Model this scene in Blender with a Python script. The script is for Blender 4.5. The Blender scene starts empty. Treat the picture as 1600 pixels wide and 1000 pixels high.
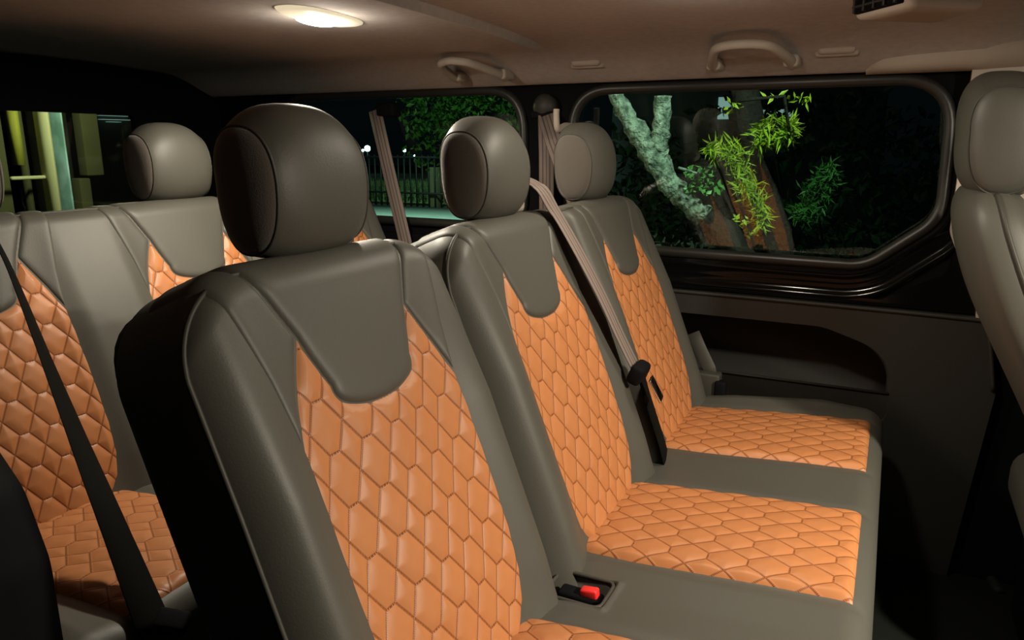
import bpy, bmesh, math, random
from mathutils import Vector, Matrix
import numpy as np

S = bpy.context.scene
C = S.collection
random.seed(7)
rng = np.random.default_rng(11)
PI = math.pi

# ------------------------------------------------------------------ camera, world, exposure, lights outside
YAW, PITCH, F = math.radians(26.98), math.radians(13.48), 1154.3
fw = Vector((-math.sin(YAW) * math.cos(PITCH), math.cos(YAW) * math.cos(PITCH), -math.sin(PITCH)))
rt = Vector((math.cos(YAW), math.sin(YAW), 0))
upv = rt.cross(fw)
cam = bpy.data.cameras.new('camera')
cam.sensor_fit = 'HORIZONTAL'; cam.sensor_width = 36.0; cam.lens = F / 1600 * 36.0
cam.clip_start = 0.02; cam.clip_end = 200
co = bpy.data.objects.new('camera', cam); C.objects.link(co)
co.matrix_world = Matrix(((rt.x, upv.x, -fw.x, 0), (rt.y, upv.y, -fw.y, 0), (rt.z, upv.z, -fw.z, 0), (0, 0, 0, 1)))
S.camera = co

S.view_settings.view_transform = 'Standard'
S.view_settings.look = 'None'
S.view_settings.gamma = 1
S.view_settings.use_curve_mapping = False
S.view_settings.exposure = 0.62

w = bpy.data.worlds.new('night'); S.world = w; w.use_nodes = True
w.node_tree.nodes['Background'].inputs[0].default_value = (0.25, 0.4, 0.55, 1)
w.node_tree.nodes['Background'].inputs[1].default_value = 0.004


def light(kind, name, loc, power, col, size=0.1, target=None, angle=None, parent=None, blend=0.6):
    l = bpy.data.lights.new(name, kind); l.energy = power; l.color = col
    if kind == 'AREA':
        l.shape = 'DISK'; l.size = size
    else:
        l.shadow_soft_size = size
    if kind == 'SPOT':
        l.spot_size = math.radians(angle); l.spot_blend = blend
    o = bpy.data.objects.new(name, l); C.objects.link(o); o.location = loc
    if target is not None:
        o.rotation_euler = (Vector(target) - Vector(loc)).to_track_quat('-Z', 'Y').to_euler()
    return o


# street lighting outside the van, plus an added fill on the tree
light('SPOT', 'street_lamp_light', (-0.2, 2.7, 1.3), 110, (0.80, 1.0, 0.82), 0.12, (-0.85, 4.1, -0.05), 62)
light('SPOT', 'path_lamp_light', (-7.5, 10.5, 3.0), 1300, (0.62, 1.0, 0.88), 0.3, (-9.6, 16.5, -1.2), 95)
light('SPOT', 'tree_crown_fill', (-3.2, 5.0, 2.4), 200, (0.80, 1.0, 0.62), 0.2, (-5.0, 9.4, 0.5), 60)  # added spot to brighten the tree crown; no lamp stands there
light('POINT', 'porch_light', (-4.0, 2.75, 0.6), 55, (1.0, 0.96, 0.62), 0.1)


# ------------------------------------------------------------------ materials
def mat(name, col, rough=0.5, metal=0.0, spec=0.5, noise=None, bump=None, coat=0.0, emit=None, sheen=0.0):
    m = bpy.data.materials.new(name); m.use_nodes = True
    nt = m.node_tree; b = nt.nodes['Principled BSDF']
    b.inputs['Base Color'].default_value = (*col, 1)
    b.inputs['Roughness'].default_value = rough
    b.inputs['Metallic'].default_value = metal
    b.inputs['Specular IOR Level'].default_value = spec
    b.inputs['Coat Weight'].default_value = coat
    b.inputs['Sheen Weight'].default_value = sheen
    if emit:
        b.inputs['Emission Color'].default_value = (*emit[0], 1)
        b.inputs['Emission Strength'].default_value = emit[1]
    tc = nt.nodes.new('ShaderNodeTexCoord')
    if noise:
        col2, scale = noise
        n = nt.nodes.new('ShaderNodeTexNoise'); n.inputs['Scale'].default_value = scale
        n.inputs['Detail'].default_value = 5
        nt.links.new(tc.outputs['Object'], n.inputs['Vector'])
        r = nt.nodes.new('ShaderNodeValToRGB')
        r.color_ramp.elements[0].position = 0.35; r.color_ramp.elements[1].position = 0.65
        r.color_ramp.elements[0].color = (*col, 1); r.color_ramp.elements[1].color = (*col2, 1)
        nt.links.new(n.outputs['Fac'], r.inputs[0]); nt.links.new(r.outputs[0], b.inputs['Base Color'])
    if bump:
        scale, strength, dist = bump
        n = nt.nodes.new('ShaderNodeTexNoise'); n.inputs['Scale'].default_value = scale; n.inputs['Detail'].default_value = 3
        nt.links.new(tc.outputs['Object'], n.inputs['Vector'])
        bp = nt.nodes.new('ShaderNodeBump'); bp.inputs['Strength'].default_value = strength; bp.inputs['Distance'].default_value = dist
        nt.links.new(n.outputs['Fac'], bp.inputs['Height']); nt.links.new(bp.outputs[0], b.inputs['Normal'])
    return m


HW, HH, HA = 0.0525, 0.0590, 0.0080          # quilting: hexagon width, height, half of its flat top


def quilt_mat():
    m = mat('tan_quilted_leather', (0.50, 0.175, 0.052), 0.48, spec=0.42)
    nt = m.node_tree; N = nt.nodes; L = nt.links; b = N['Principled BSDF']
    uvn = N.new('ShaderNodeUVMap'); uvn.uv_map = 'quilt'
    sp = N.new('ShaderNodeSeparateXYZ'); L.new(uvn.outputs[0], sp.inputs[0])

    def M(op, a, bb=None, c=None):
        n = N.new('ShaderNodeMath'); n.operation = op
        for i, x in enumerate((a, bb, c)):
            if x is None: continue
            if isinstance(x, (int, float)): n.inputs[i].default_value = x
            else: L.new(x, n.inputs[i])
        return n.outputs[0]

    def cell(x, p):
        return M('ABSOLUTE', M('SUBTRACT', M('FLOORED_MODULO', M('ADD', x, p / 2), p), p / 2))
    qx, qy = cell(sp.outputs[0], HW), cell(sp.outputs[1], HH)
    ax, ay = HA, HH / 2; ex, ey = HW / 2 - HA, -HH / 2; ll = ex * ex + ey * ey
    px, py = M('SUBTRACT', qx, ax), M('SUBTRACT', qy, ay)
    t = M('DIVIDE', M('ADD', M('MULTIPLY', px, ex), M('MULTIPLY', py, ey)), ll)
    t.node.use_clamp = True
    dx, dy = M('SUBTRACT', px, M('MULTIPLY', t, ex)), M('SUBTRACT', py, M('MULTIPLY', t, ey))
    d1 = M('SQRT', M('ADD', M('MULTIPLY', dx, dx), M('MULTIPLY', dy, dy)))
    fx = M('MAXIMUM', px, 0.0)
    d2 = M('SQRT', M('ADD', M('MULTIPLY', fx, fx), M('MULTIPLY', py, py)))
    d = M('MINIMUM', d1, d2)
    along = M('ADD', M('MULTIPLY', t, math.sqrt(ll)), qx)
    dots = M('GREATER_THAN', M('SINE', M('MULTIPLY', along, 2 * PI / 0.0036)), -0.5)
    line = M('MULTIPLY', M('LESS_THAN', d, 0.0014), dots)  # stitch thread, drawn wider to paint in the dark crease shade
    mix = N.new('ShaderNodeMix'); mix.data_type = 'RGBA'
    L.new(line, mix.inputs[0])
    nz = N.new('ShaderNodeTexNoise'); nz.inputs['Scale'].default_value = 9.0; nz.inputs['Detail'].default_value = 4
    tc = N.new('ShaderNodeTexCoord'); L.new(tc.outputs['Object'], nz.inputs['Vector'])
    rp = N.new('ShaderNodeValToRGB')
    rp.color_ramp.elements[0].color = (0.41, 0.155, 0.055, 1); rp.color_ramp.elements[1].color = (0.47, 0.185, 0.068, 1)
    L.new(nz.outputs['Fac'], rp.inputs[0]); L.new(rp.outputs[0], mix.inputs[6])
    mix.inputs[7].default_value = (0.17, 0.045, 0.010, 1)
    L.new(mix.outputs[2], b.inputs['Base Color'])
    gn = N.new('ShaderNodeTexNoise'); gn.inputs['Scale'].default_value = 900
    L.new(tc.outputs['Object'], gn.inputs['Vector'])
    mr = N.new('ShaderNodeMapRange'); mr.inputs[1].default_value = 0; mr.inputs[2].default_value = 0.0022
    L.new(d, mr.inputs[0])
    h = M('ADD', mr.outputs[0], M('MULTIPLY', gn.outputs['Fac'], 0.06))
    bp = N.new('ShaderNodeBump'); bp.inputs['Strength'].default_value = 0.6; bp.inputs['Distance'].default_value = 0.0012
    L.new(h, bp.inputs['Height']); L.new(bp.outputs[0], b.inputs['Normal'])
    return m


def hex_dist(x, y):
    qx = np.abs(np.mod(x + HW / 2, HW) - HW / 2); qy = np.abs(np.mod(y + HH / 2, HH) - HH / 2)
    px, py = qx - HA, qy - HH / 2; ex, ey = HW / 2 - HA, -HH / 2
    t = np.clip((px * ex + py * ey) / (ex * ex + ey * ey), 0, 1)
    return np.minimum(np.hypot(px - t * ex, py - t * ey), np.hypot(np.maximum(px, 0), py))


def glass_mat(name, tint, refl):
    m = bpy.data.materials.new(name); m.use_nodes = True
    nt = m.node_tree; nt.nodes.clear(); N = nt.nodes
    out = N.new('ShaderNodeOutputMaterial'); tr = N.new('ShaderNodeBsdfTransparent'); gl = N.new('ShaderNodeBsdfGlossy')
    tr.inputs[0].default_value = (*tint, 1); gl.inputs['Roughness'].default_value = 0.0; gl.inputs[0].default_value = (1, 1, 1, 1)
    ge = N.new('ShaderNodeNewGeometry'); vm = N.new('ShaderNodeVectorMath'); vm.operation = 'DOT_PRODUCT'
    nt.links.new(ge.outputs['Normal'], vm.inputs[0]); nt.links.new(ge.outputs['Incoming'], vm.inputs[1])

    def M(op, a, b):
        n = N.new('ShaderNodeMath'); n.operation = op
        for i, x in enumerate((a, b)):
            if isinstance(x, (int, float)): n.inputs[i].default_value = x
            else: nt.links.new(x, n.inputs[i])
        return n
    c_ = M('ABSOLUTE', vm.outputs['Value'], 0)
    fr = M('ADD', M('MULTIPLY', M('POWER', M('SUBTRACT', 1.0, c_.outputs[0]).outputs[0], 5.0).outputs[0], 1 - refl).outputs[0], refl)
    mx = N.new('ShaderNodeMixShader')
    nt.links.new(fr.outputs[0], mx.inputs[0]); nt.links.new(tr.outputs[0], mx.inputs[1]); nt.links.new(gl.outputs[0], mx.inputs[2])
    nt.links.new(mx.outputs[0], out.inputs[0])
    return m


M_quilt = quilt_mat()
M_leather = mat('black_leather', (0.068, 0.065, 0.054), 0.52, spec=0.42, bump=(420, 0.25, 0.0006))
M_pipe = mat('black_piping', (0.045, 0.042, 0.034), 0.55, spec=0.35)
M_knit = mat('woven_side_fabric', (0.075, 0.062, 0.050), 0.75, spec=0.3, sheen=0.4, bump=(600, 0.5, 0.001))
M_plastic = mat('dark_grey_plastic', (0.030, 0.028, 0.024), 0.55, spec=0.35, bump=(700, 0.25, 0.0005))
M_black = mat('matt_black_trim', (0.004, 0.004, 0.005), 0.8, spec=0.10)
M_gloss = mat('gloss_black_paint', (0.004, 0.004, 0.004), 0.13, spec=0.28)
M_rubber = mat('black_rubber_seal', (0.020, 0.019, 0.017), 0.40, spec=0.5)
M_ceil = mat('beige_headliner', (0.54, 0.505, 0.475), 0.9, spec=0.1, noise=((0.49, 0.455, 0.425), 60), bump=(500, 0.4, 0.001))
M_beige = mat('beige_plastic', (0.48, 0.42, 0.35), 0.6, spec=0.3)
M_belt = mat('belt_webbing', (0.105, 0.082, 0.074), 0.6, spec=0.3, bump=(300, 0.3, 0.0006))
def belt_mat():
    m = mat('striped_belt_webbing', (0.2, 0.16, 0.135), 0.6, spec=0.3)
    nt = m.node_tree; N = nt.nodes
    uvn = N.new('ShaderNodeUVMap'); uvn.uv_map = 'quilt'
    sp = N.new('ShaderNodeSeparateXYZ'); nt.links.new(uvn.outputs[0], sp.inputs[0])
    r = N.new('ShaderNodeValToRGB'); cr = r.color_ramp; cr.interpolation = 'EASE'
    lo, hi = (0.055, 0.043, 0.040, 1), (0.20, 0.155, 0.135, 1)
    cr.elements[0].position = 0.0; cr.elements[0].color = lo; cr.elements[1].position = 1.0; cr.elements[1].color = lo
    for p, c in ((0.06, hi), (0.20, hi), (0.27, lo), (0.34, hi), (0.46, hi), (0.50, lo), (0.54, hi), (0.66, hi), (0.73, lo), (0.80, hi), (0.94, hi)):
        e = cr.elements.new(p); e.color = c
    nt.links.new(sp.outputs[0], r.inputs[0]); nt.links.new(r.outputs[0], N['Principled BSDF'].inputs['Base Color'])
    return m


M_belt = belt_mat()
M_bdark = mat('black_belt_webbing', (0.005, 0.005, 0.004), 0.85, spec=0.06)
M_chrome = mat('chrome', (0.8, 0.78, 0.75), 0.15, metal=1.0)
M_red = mat('red_button', (0.85, 0.03, 0.03), 0.35)
M_lens = mat('dome_lens', (0.9, 0.85, 0.7), 0.4, emit=((1.0, 0.86, 0.58), 0.42))
M_lensb = mat('lit_bulb_window', (0.9, 0.9, 0.8), 0.4, emit=((1.0, 0.93, 0.80), 9))
M_floor = mat('black_floor_mat', (0.010, 0.012, 0.010), 0.75, spec=0.25, bump=(200, 0.4, 0.002))
M_glass = glass_mat('tinted_window_glass', (0.80, 0.90, 0.82), 0.065)
M_moss = mat('pale_lichen_bark', (0.62, 0.72, 0.62), 0.9, noise=((0.14, 0.19, 0.15), 22), bump=(45, 1.0, 0.03))
M_bark = mat('dark_bark_and_shade', (0.014, 0.012, 0.011), 0.9, noise=((0.03, 0.022, 0.018), 8), bump=(30, 1.0, 0.02))
M_leafA = mat('bright_leaf', (0.36, 0.58, 0.03), 0.5, noise=((0.55, 0.66, 0.05), 9))
M_leafB = mat('deep_leaf', (0.03, 0.15, 0.03), 0.5, noise=((0.06, 0.22, 0.03), 7))
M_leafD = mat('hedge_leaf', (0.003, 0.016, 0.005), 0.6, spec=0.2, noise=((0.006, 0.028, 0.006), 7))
M_leafC = mat('pale_leaf', (0.14, 0.42, 0.10), 0.4)
M_grass = mat('grass', (0.10, 0.16, 0.05), 0.9, noise=((0.16, 0.2, 0.09), 3), bump=(12, 1, 0.1))
M_pave = mat('pavement', (0.42, 0.52, 0.48), 0.85, noise=((0.5, 0.55, 0.5), 2))
M_soil = mat('dark_soil', (0.02, 0.025, 0.018), 0.95)
M_iron = mat('black_iron', (0.008, 0.008, 0.008), 0.6)
M_wallg = mat('olive_render', (0.10, 0.095, 0.045), 0.9, noise=((0.08, 0.075, 0.035), 3))
M_wally = mat('yellow_frame', (0.42, 0.40, 0.06), 0.8)
M_pale = mat('cream_paint', (0.60, 0.57, 0.36), 0.8)
M_mint = mat('mint_column', (0.50, 0.80, 0.95), 0.7, noise=((0.22, 0.40, 0.42), 5))
M_dkb = mat('dark_brown_wall', (0.025, 0.020, 0.010), 0.9)
M_lampA = mat('distant_lamp', (0.2, 0.2, 0.2), 0.5, emit=((0.55, 1.0, 1.0), 9))
M_lampB = mat('distant_lit_window', (0.2, 0.2, 0.2), 0.5, emit=((0.55, 0.8, 0.85), 0.30))


# ------------------------------------------------------------------ helpers
def link(name, me, m=None, parent=None, loc=None):
    o = bpy.data.objects.new(name, me); C.objects.link(o)
    if m is not None and me is not None and not me.materials: me.materials.append(m)
    if parent: o.parent = parent
    if loc is not None: o.location = loc
    return o


def tag(o, label=None, cat=None, group=None, kind=None):
    if label: o['label'] = label
    if cat: o['category'] = cat
    if group: o['group'] = group
    if kind: o['kind'] = kind
    return o


def empty(name, loc, label=None, cat=None, group=None):
    o = bpy.data.objects.new(name, None); C.objects.link(o); o.location = loc; o.empty_display_size = 0.05
    return tag(o, label, cat, group)


def mesh(name, verts, faces, smooth=True, uv=None):
    me = bpy.data.meshes.new(name)
    me.from_pydata([tuple(map(float, v)) for v in verts], [], faces)
    if uv is not None:
        lay = me.uv_layers.new(name='quilt')
        for lp in me.loops: lay.data[lp.index].uv = uv[lp.vertex_index]
    if smooth: me.polygons.foreach_set('use_smooth', [True] * len(me.polygons))
    me.update()
    return me


def gridfaces(nr, nc, off=0, flip=False):
    fs = []
    for i in range(nr - 1):
        for j in range(nc - 1):
            a = off + i * nc + j
            q = (a, a + 1, a + nc + 1, a + nc)
            fs.append(q[::-1] if flip else q)
    return fs


def fixn(me):
    bm = bmesh.new(); bm.from_mesh(me)
    bmesh.ops.remove_doubles(bm, verts=bm.verts, dist=1e-5)
    bmesh.ops.recalc_face_normals(bm, faces=bm.faces)
    bm.to_mesh(me); bm.free(); me.update()
    return me


def tube_v(path, r, n=8, closed=False, flat=1.0):
    """verts, faces of a tube along path; r a number or list"""
    P = [Vector(p) for p in path]; k = len(P)
    rr = r if isinstance(r, (list, tuple)) else [r] * k
    vs, fs = [], []
    prev = None
    for i, p in enumerate(P):
        a = P[i - 1] if (i > 0 or closed) else p
        b = P[(i + 1) % k] if (i < k - 1 or closed) else p
        t = (b - a).normalized()
        if prev is None:
            h = Vector((0, 0, 1)) if abs(t.z) < 0.9 else Vector((1, 0, 0))
            x = t.cross(h).normalized()
        else:
            x = (prev - t * prev.dot(t)).normalized()
        prev = x; y = t.cross(x)
        for j in range(n):
            an = 2 * PI * j / n
            vs.append(p + (x * math.cos(an) + y * math.sin(an) * flat) * rr[i])
    for i in range(k - 1 + (1 if closed else 0)):
        for j in range(n):
            a, b = i * n + j, i * n + (j + 1) % n
            c, d = ((i + 1) % k) * n + (j + 1) % n, ((i + 1) % k) * n + j
            fs.append((a, b, c, d))
    if not closed:
        fs.append(tuple(range(n))[::-1]); fs.append(tuple((k - 1) * n + j for j in range(n)))
    return vs, fs


def tube(name, path, r, m, parent=None, n=8, closed=False):
    return link(name, mesh(name, *tube_v(path, r, n, closed)), m, parent)


def rbox_me(name, lo, hi, r=0.01, seg=3):
    bm = bmesh.new(); bmesh.ops.create_cube(bm, size=1)
    lo, hi = Vector(lo), Vector(hi)
    for v in bm.verts: v.co = Vector(((lo[i] + hi[i]) / 2 + v.co[i] * (hi[i] - lo[i]) for i in range(3)))
    r = min(r, min(hi[i] - lo[i] for i in range(3)) * 0.49)
    if r > 0: bmesh.ops.bevel(bm, geom=bm.edges[:], offset=r, segments=seg, profile=0.5, affect='EDGES')
    me = bpy.data.meshes.new(name); bm.to_mesh(me); bm.free()
    me.polygons.foreach_set('use_smooth', [True] * len(me.polygons))
    return me


def rbox(name, lo, hi, m, r=0.01, parent=None, seg=3):
    return link(name, rbox_me(name, lo, hi, r, seg), m, parent)


def join_me(name, mes):
    bm = bmesh.new()
    for me in mes: bm.from_mesh(me)
    out = bpy.data.meshes.new(name); bm.to_mesh(out); bm.free()
    return out


def catmull(pts, n=8):
    P = [Vector(p) for p in pts]; out = []
    for i in range(len(P) - 1):
        p0, p1, p2, p3 = P[max(i - 1, 0)], P[i], P[i + 1], P[min(i + 2, len(P) - 1)]
        for k in range(n):
            t = k / n
            out.append(0.5 * ((2 * p1) + (p2 - p0) * t + (2 * p0 - 5 * p1 + 4 * p2 - p3) * t * t + (3 * p1 - p0 - 3 * p2 + p3) * t ** 3))
    out.append(P[-1]); return out


def roundpoly(pts, rad, n=8, closed=True):
    """2-D polygon with rounded corners; rad a number or one per corner"""
    out = []; k = len(pts)
    for i in range(k):
        p = Vector(pts[i]); r = rad[i] if isinstance(rad, (list, tuple)) else rad
        if not closed and i in (0, k - 1): out.append(p); continue
        a = Vector(pts[i - 1]) - p; b = Vector(pts[(i + 1) % k]) - p
        la, lb = a.length, b.length; a.normalize(); b.normalize()
        half = a.angle(b) / 2
        d = min(r / math.tan(half), la * 0.49, lb * 0.49) if half > 0.01 else 0
        if d < 1e-5: out.append(p); continue
        s, e = p + a * d, p + b * d
        for j in range(n + 1):
            t = j / n
            out.append(s * (1 - t) ** 2 + p * 2 * t * (1 - t) + e * t * t)
    return out


def fill_me(name, loops, depth, to3):
    """flat panel with holes (2-D loops), given thickness; to3 maps (a, b, c) with c across the thickness to 3-D"""
    cu = bpy.data.curves.new(name + '_c', 'CURVE'); cu.dimensions = '2D'; cu.fill_mode = 'BOTH'; cu.extrude = depth / 2
    for lp in loops:
        s = cu.splines.new('POLY'); s.points.add(len(lp) - 1); s.use_cyclic_u = True
        for i, p in enumerate(lp): s.points[i].co = (p[0], p[1], 0, 1)
    o = bpy.data.objects.new(name + '_c', cu); C.objects.link(o)
    dg = bpy.context.evaluated_depsgraph_get()
    me = bpy.data.meshes.new_from_object(o.evaluated_get(dg))
    bpy.data.objects.remove(o); bpy.data.curves.remove(cu)
    for v in me.vertices: v.co = to3(v.co.x, v.co.y, v.co.z)
    me.name = name
    me.materials.clear()
    return fixn(me)


def ribbon_me(name, path, lat, width, thick=0.0016, ribs=True):
    """webbing: path of points, lat a lateral direction per point"""
    P = [Vector(p) for p in path]; vs, fs, uvs = [], [], []
    prof = [(-0.5, 0), (-0.47, 0.6), (-0.30, 1), (-0.26, 0.5), (-0.10, 0.5), (-0.06, 1), (0.06, 1), (0.10, 0.5), (0.26, 0.5), (0.30, 1), (0.47, 0.6), (0.5, 0),
            (0.47, -0.6), (0, -1), (-0.47, -0.6)]
    n = len(prof)
    for i, p in enumerate(P):
        t = (P[min(i + 1, len(P) - 1)] - P[max(i - 1, 0)]).normalized()
        l = Vector(lat[i] if isinstance(lat, list) else lat); l = (l - t * l.dot(t)).normalized()
        nn = l.cross(t)
        for a, b in prof: vs.append(p + l * a * width + nn * b * thick); uvs.append((a + 0.5, i / 10))
    for i in range(len(P) - 1):
        for j in range(n):
            fs.append((i * n + j, i * n + (j + 1) % n, (i + 1) * n + (j + 1) % n, (i + 1) * n + j))
    fs.append(tuple(range(n))); fs.append(tuple((len(P) - 1) * n + j for j in range(n)))
    return fixn(mesh(name, vs, fs, uv=uvs))


def ray(px, py):
    """direction of the photographed point, used only to find the positions of things"""
    return fw + rt * ((px - 800) / F) - upv * ((py - 500) / F)


def at_y(px, py, y): r = ray(px, py); return r * (y / r.y)
def at_x(px, py, x): r = ray(px, py); return r * (x / r.x)
def at_z(px, py, z): r = ray(px, py); return r * (z / r.z)


ip = np.interp
# ------------------------------------------------------------------ setting: van shell
WY = 2.00
xz = lambda y: (lambda a, b, c: Vector((a, y + c, b)))
G1 = [(-0.812, 0.130), (0.085, 0.130), (0.094, -0.165), (-0.046, -0.281), (-0.812, -0.276)]
R1 = [0.10, 0.11, 0.09, 0.10, 0.10]
G2 = [(-1.86, 0.138), (-0.992, 0.138), (-0.985, -0.235), (-1.86, -0.235)]
R2 = [0.06, 0.11, 0.08, 0.06]


def grow(poly, d):
    k = len(poly); out = []
    area = sum(poly[i - 1][0] * poly[i][1] - poly[i][0] * poly[i - 1][1] for i in range(k))
    sg = 1 if area > 0 else -1
    for i in range(k):
        p = Vector(poly[i]); a = (p - Vector(poly[i - 1])).normalized(); b = (Vector(poly[(i + 1) % k]) - p).normalized()
        na, nb = Vector((a.y, -a.x)) * sg, Vector((b.y, -b.x)) * sg
        m = (na + nb).normalized(); out.append(tuple(p + m * d / max(0.35, m.dot(na))))
    return out


def struct(o, label=None): o['kind'] = 'structure'; return o


wl = fill_me('wall_left', [[(-2.24, -0.40), (0.62, -0.40), (0.62, 0.20), (-2.24, 0.20)], roundpoly(grow(G1, 0.02), [r + 0.02 for r in R1]), roundpoly(grow(G2, 0.02), [r + 0.02 for r in R2])], 0.03, xz(WY + 0.015))
struct(link('wall_left', wl, M_black))
TILT = math.tan(math.radians(2.7))
for nm, G, R in (('window_1', G1, R1), ('window_2', G2, R2)):
    gp = roundpoly(grow(G, 0.012), [r + 0.012 for r in R])
    me = fill_me(nm, [gp], 0.004, lambda a, b, c: Vector((a, WY + 0.018 - (b + 0.1) * TILT + c, b)))
    g = struct(link(nm, me, M_glass))
    ring = roundpoly(grow(G, 0.013), [r + 0.013 for r in R], 10)
    path = [Vector((p[0], WY - 0.004, p[1])) for p in ring]
    tv, tf = tube_v(path, 0.0145, 10, True)
    sl = link('window_frame', mesh('window_frame', tv, tf), M_rubber, g)
# stepped gloss black sill below and in front of the big window
base = roundpoly([(-0.80, -0.299), (-0.044, -0.304), (0.118, -0.172), (0.118, 0.02)], [0, 0.16, 0.10, 0], 14, closed=False)
bp2 = [Vector(p) for p in base]
prof = [(0.0, 0.000), (0.016, 0.002), (0.022, 0.0035), (0.028, 0.0025), (0.034, -0.002), (0.052, -0.003), (0.056, -0.002), (0.060, -0.0035), (0.076, -0.003), (0.084, 0.003), (0.090, 0.0065), (0.096, 0.006), (0.103, 0.000), (0.108, -0.002)]
vs = []
for i, p in enumerate(bp2):
    t = (bp2[min(i + 1, len(bp2) - 1)] - bp2[max(i - 1, 0)]).normalized(); n2 = Vector((t.y, -t.x))
    for d, h in prof:
        q = p + n2 * d * (0.78 if i < len(bp2) * 0.35 else ip(i / len(bp2), [0.35, 0.8], [0.78, 0.62]))
        vs.append((q.x, WY - 0.006 - h * 1.15, q.y))
struct(link('trim_1', mesh('trim_1', vs, gridfaces(len(bp2), len(prof))), M_gloss))
# gloss panel filling the corner between sill and pillar
tri = [(0.00, -0.374), (0.13, -0.30), (0.15, -0.21), (0.21, -0.10), (0.21, -0.39), (-0.75, -0.386), (-0.75, -0.372)]
struct(link('trim_2', fill_me('trim_2', [tri], 0.012, xz(WY - 0.005)), M_gloss))

# lower door card with a moulded pocket
DY = 1.955
pocket = roundpoly([(-0.70, -0.448), (-0.12, -0.448), (0.040, -0.50), (0.050, -0.690), (-0.70, -0.700)], [0.03, 0.16, 0.17, 0.06, 0.03], 12)
card = [(-0.80, -1.05), (0.22, -1.05), (0.262, -0.56), (0.232, -0.415), (0.200, -0.391), (-0.80, -0.386)]
dc = struct(link('trim_3', fill_me('trim_3', [card, pocket], 0.03, xz(DY + 0.015)), M_plastic))
lip = [Vector((x, DY - 0.001, z)) for x, z in ((-0.80, -0.390), (0.198, -0.395), (0.228, -0.419), (0.256, -0.56))]
link('edge_bead', mesh('edge_bead', *tube_v(catmull(lip, 6), 0.005, 8)), M_plastic, dc)['kind'] = 'structure'
pm = []
ring0 = [Vector((p[0], DY, p[1])) for p in pocket]
cx_, cz_ = -0.3, -0.58
vs = []; rows = [(0, 1.0), (0.004, 0.988), (0.012, 0.98), (0.135, 0.97)]
for dy, s in rows:
    for p in ring0: vs.append((cx_ + (p.x - cx_) * s, DY + dy, cz_ + (p.z - cz_) * s))
k = len(ring0); fs = []
for i in range(len(rows) - 1):
    for j in range(k): fs.append((i * k + j, i * k + (j + 1) % k, (i + 1) * k + (j + 1) % k, (i + 1) * k + j))
fs.append(tuple((len(rows) - 1) * k + j for j in range(k)))
link('pocket_recess', fixn(mesh('pocket_recess', vs, fs)), M_plastic, dc)['kind'] = 'structure'
binp = roundpoly([(-0.70, -0.603), (0.045, -0.600), (0.047, -0.688), (-0.70, -0.698)], [0.01, 0.004, 0.05, 0.01], 8)
link('bin_panel', fill_me('bin_panel', [binp], 0.010, xz(DY + 0.008)), M_plastic, dc)['kind'] = 'structure'
tb = [Vector((-0.70, DY + 0.003, -0.603)), Vector((0.044, DY + 0.003, -0.600))]
link('bin_rim', mesh('bin_rim', *tube_v(tb, 0.004, 8)), M_plastic, dc)['kind'] = 'structure'
# rest of the left side below the rear window
struct(link('trim_4', fill_me('trim_4', [[(-2.24, -1.05), (-0.80, -1.05), (-0.80, -0.36), (-0.90, -0.285), (-2.24, -0.285)]], 0.03, xz(DY + 0.02)), M_black))
# beige pillar in front of the window
bpl = roundpoly([(0.126, 0.19), (0.126, -0.20), (0.170, -0.30), (0.200, -0.365), (0.202, -0.40), (0.255, -0.445), (0.60, -0.445), (0.60, 0.19)], [0, 0.05, 0.05, 0.02, 0.01, 0.02, 0, 0])
struct(link('trim_5', fill_me('trim_5', [bpl], 0.03, xz(WY - 0.028)), M_beige))

struct(link('trim_8', fill_me('trim_8', [[(0.18, -1.05), (1.38, -1.05), (1.38, -0.43), (0.18, -0.43)]], 0.03, xz(WY - 0.005)), M_black))
# ceiling: one moulded headliner with a joint across the van
cyz = [(0.10, 0.10), (0.16, 0.165), (0.28, 0.215), (0.5, 0.240), (0.8, 0.250), (1.12, 0.253), (1.45, 0.250), (1.66, 0.242), (1.78, 0.228), (1.86, 0.206), (1.92, 0.180), (1.965, 0.162), (1.985, 0.160), (1.999, 0.166)]
cyz = [tuple(p) for p in catmull([(a, b, 0) for a, b in cyz], 4)]
cxs = list(np.linspace(-2.24, -0.835, 10)) + [-0.826, -0.822, -0.818, -0.812, -0.806, -0.80] + list(np.linspace(-0.78, 1.2, 12))
vs = []
for x in cxs:
    dz = -0.010 if x < -0.823 else (-0.017 if x < -0.814 else 0.0)
    for p in cyz:
        g = min(1, max(0, (1.80 - p[1 - 1]) / 0.1)) if p[0] > 1 else 1
        vs.append((x, p[0], p[1] + dz * g))
struct(link('ceiling', mesh('ceiling', vs, gridfaces(len(cxs), len(cyz), flip=True)), M_ceil))
# moulded header cover ahead of the window
vs = []
hxs = [-0.085, -0.075, -0.05, 0.0, 0.06, 0.14, 0.17, 0.21, 0.30, 0.42, 0.44]
hup = [0.170, 0.185, 0.198, 0.204, 0.208, 0.212, 0.226, 0.236, 0.238, 0.238, 0.238]
for x, zu in zip(hxs, hup):
    hb = 0.158
    for t in np.linspace(0, 1, 9):
        a = PI * t
        bul = 0.030 * math.sin(a) * min(1, (x + 0.09) / 0.05)
        vs.append((x, 1.978 - 0.125 * t * ((zu - hb) / 0.08) - bul * 0.75, hb - 0.004 + (zu - hb) * t - bul * 0.55))
struct(link('trim_6', mesh('trim_6', vs, gridfaces(len(hxs), 9)), M_beige))

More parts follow.
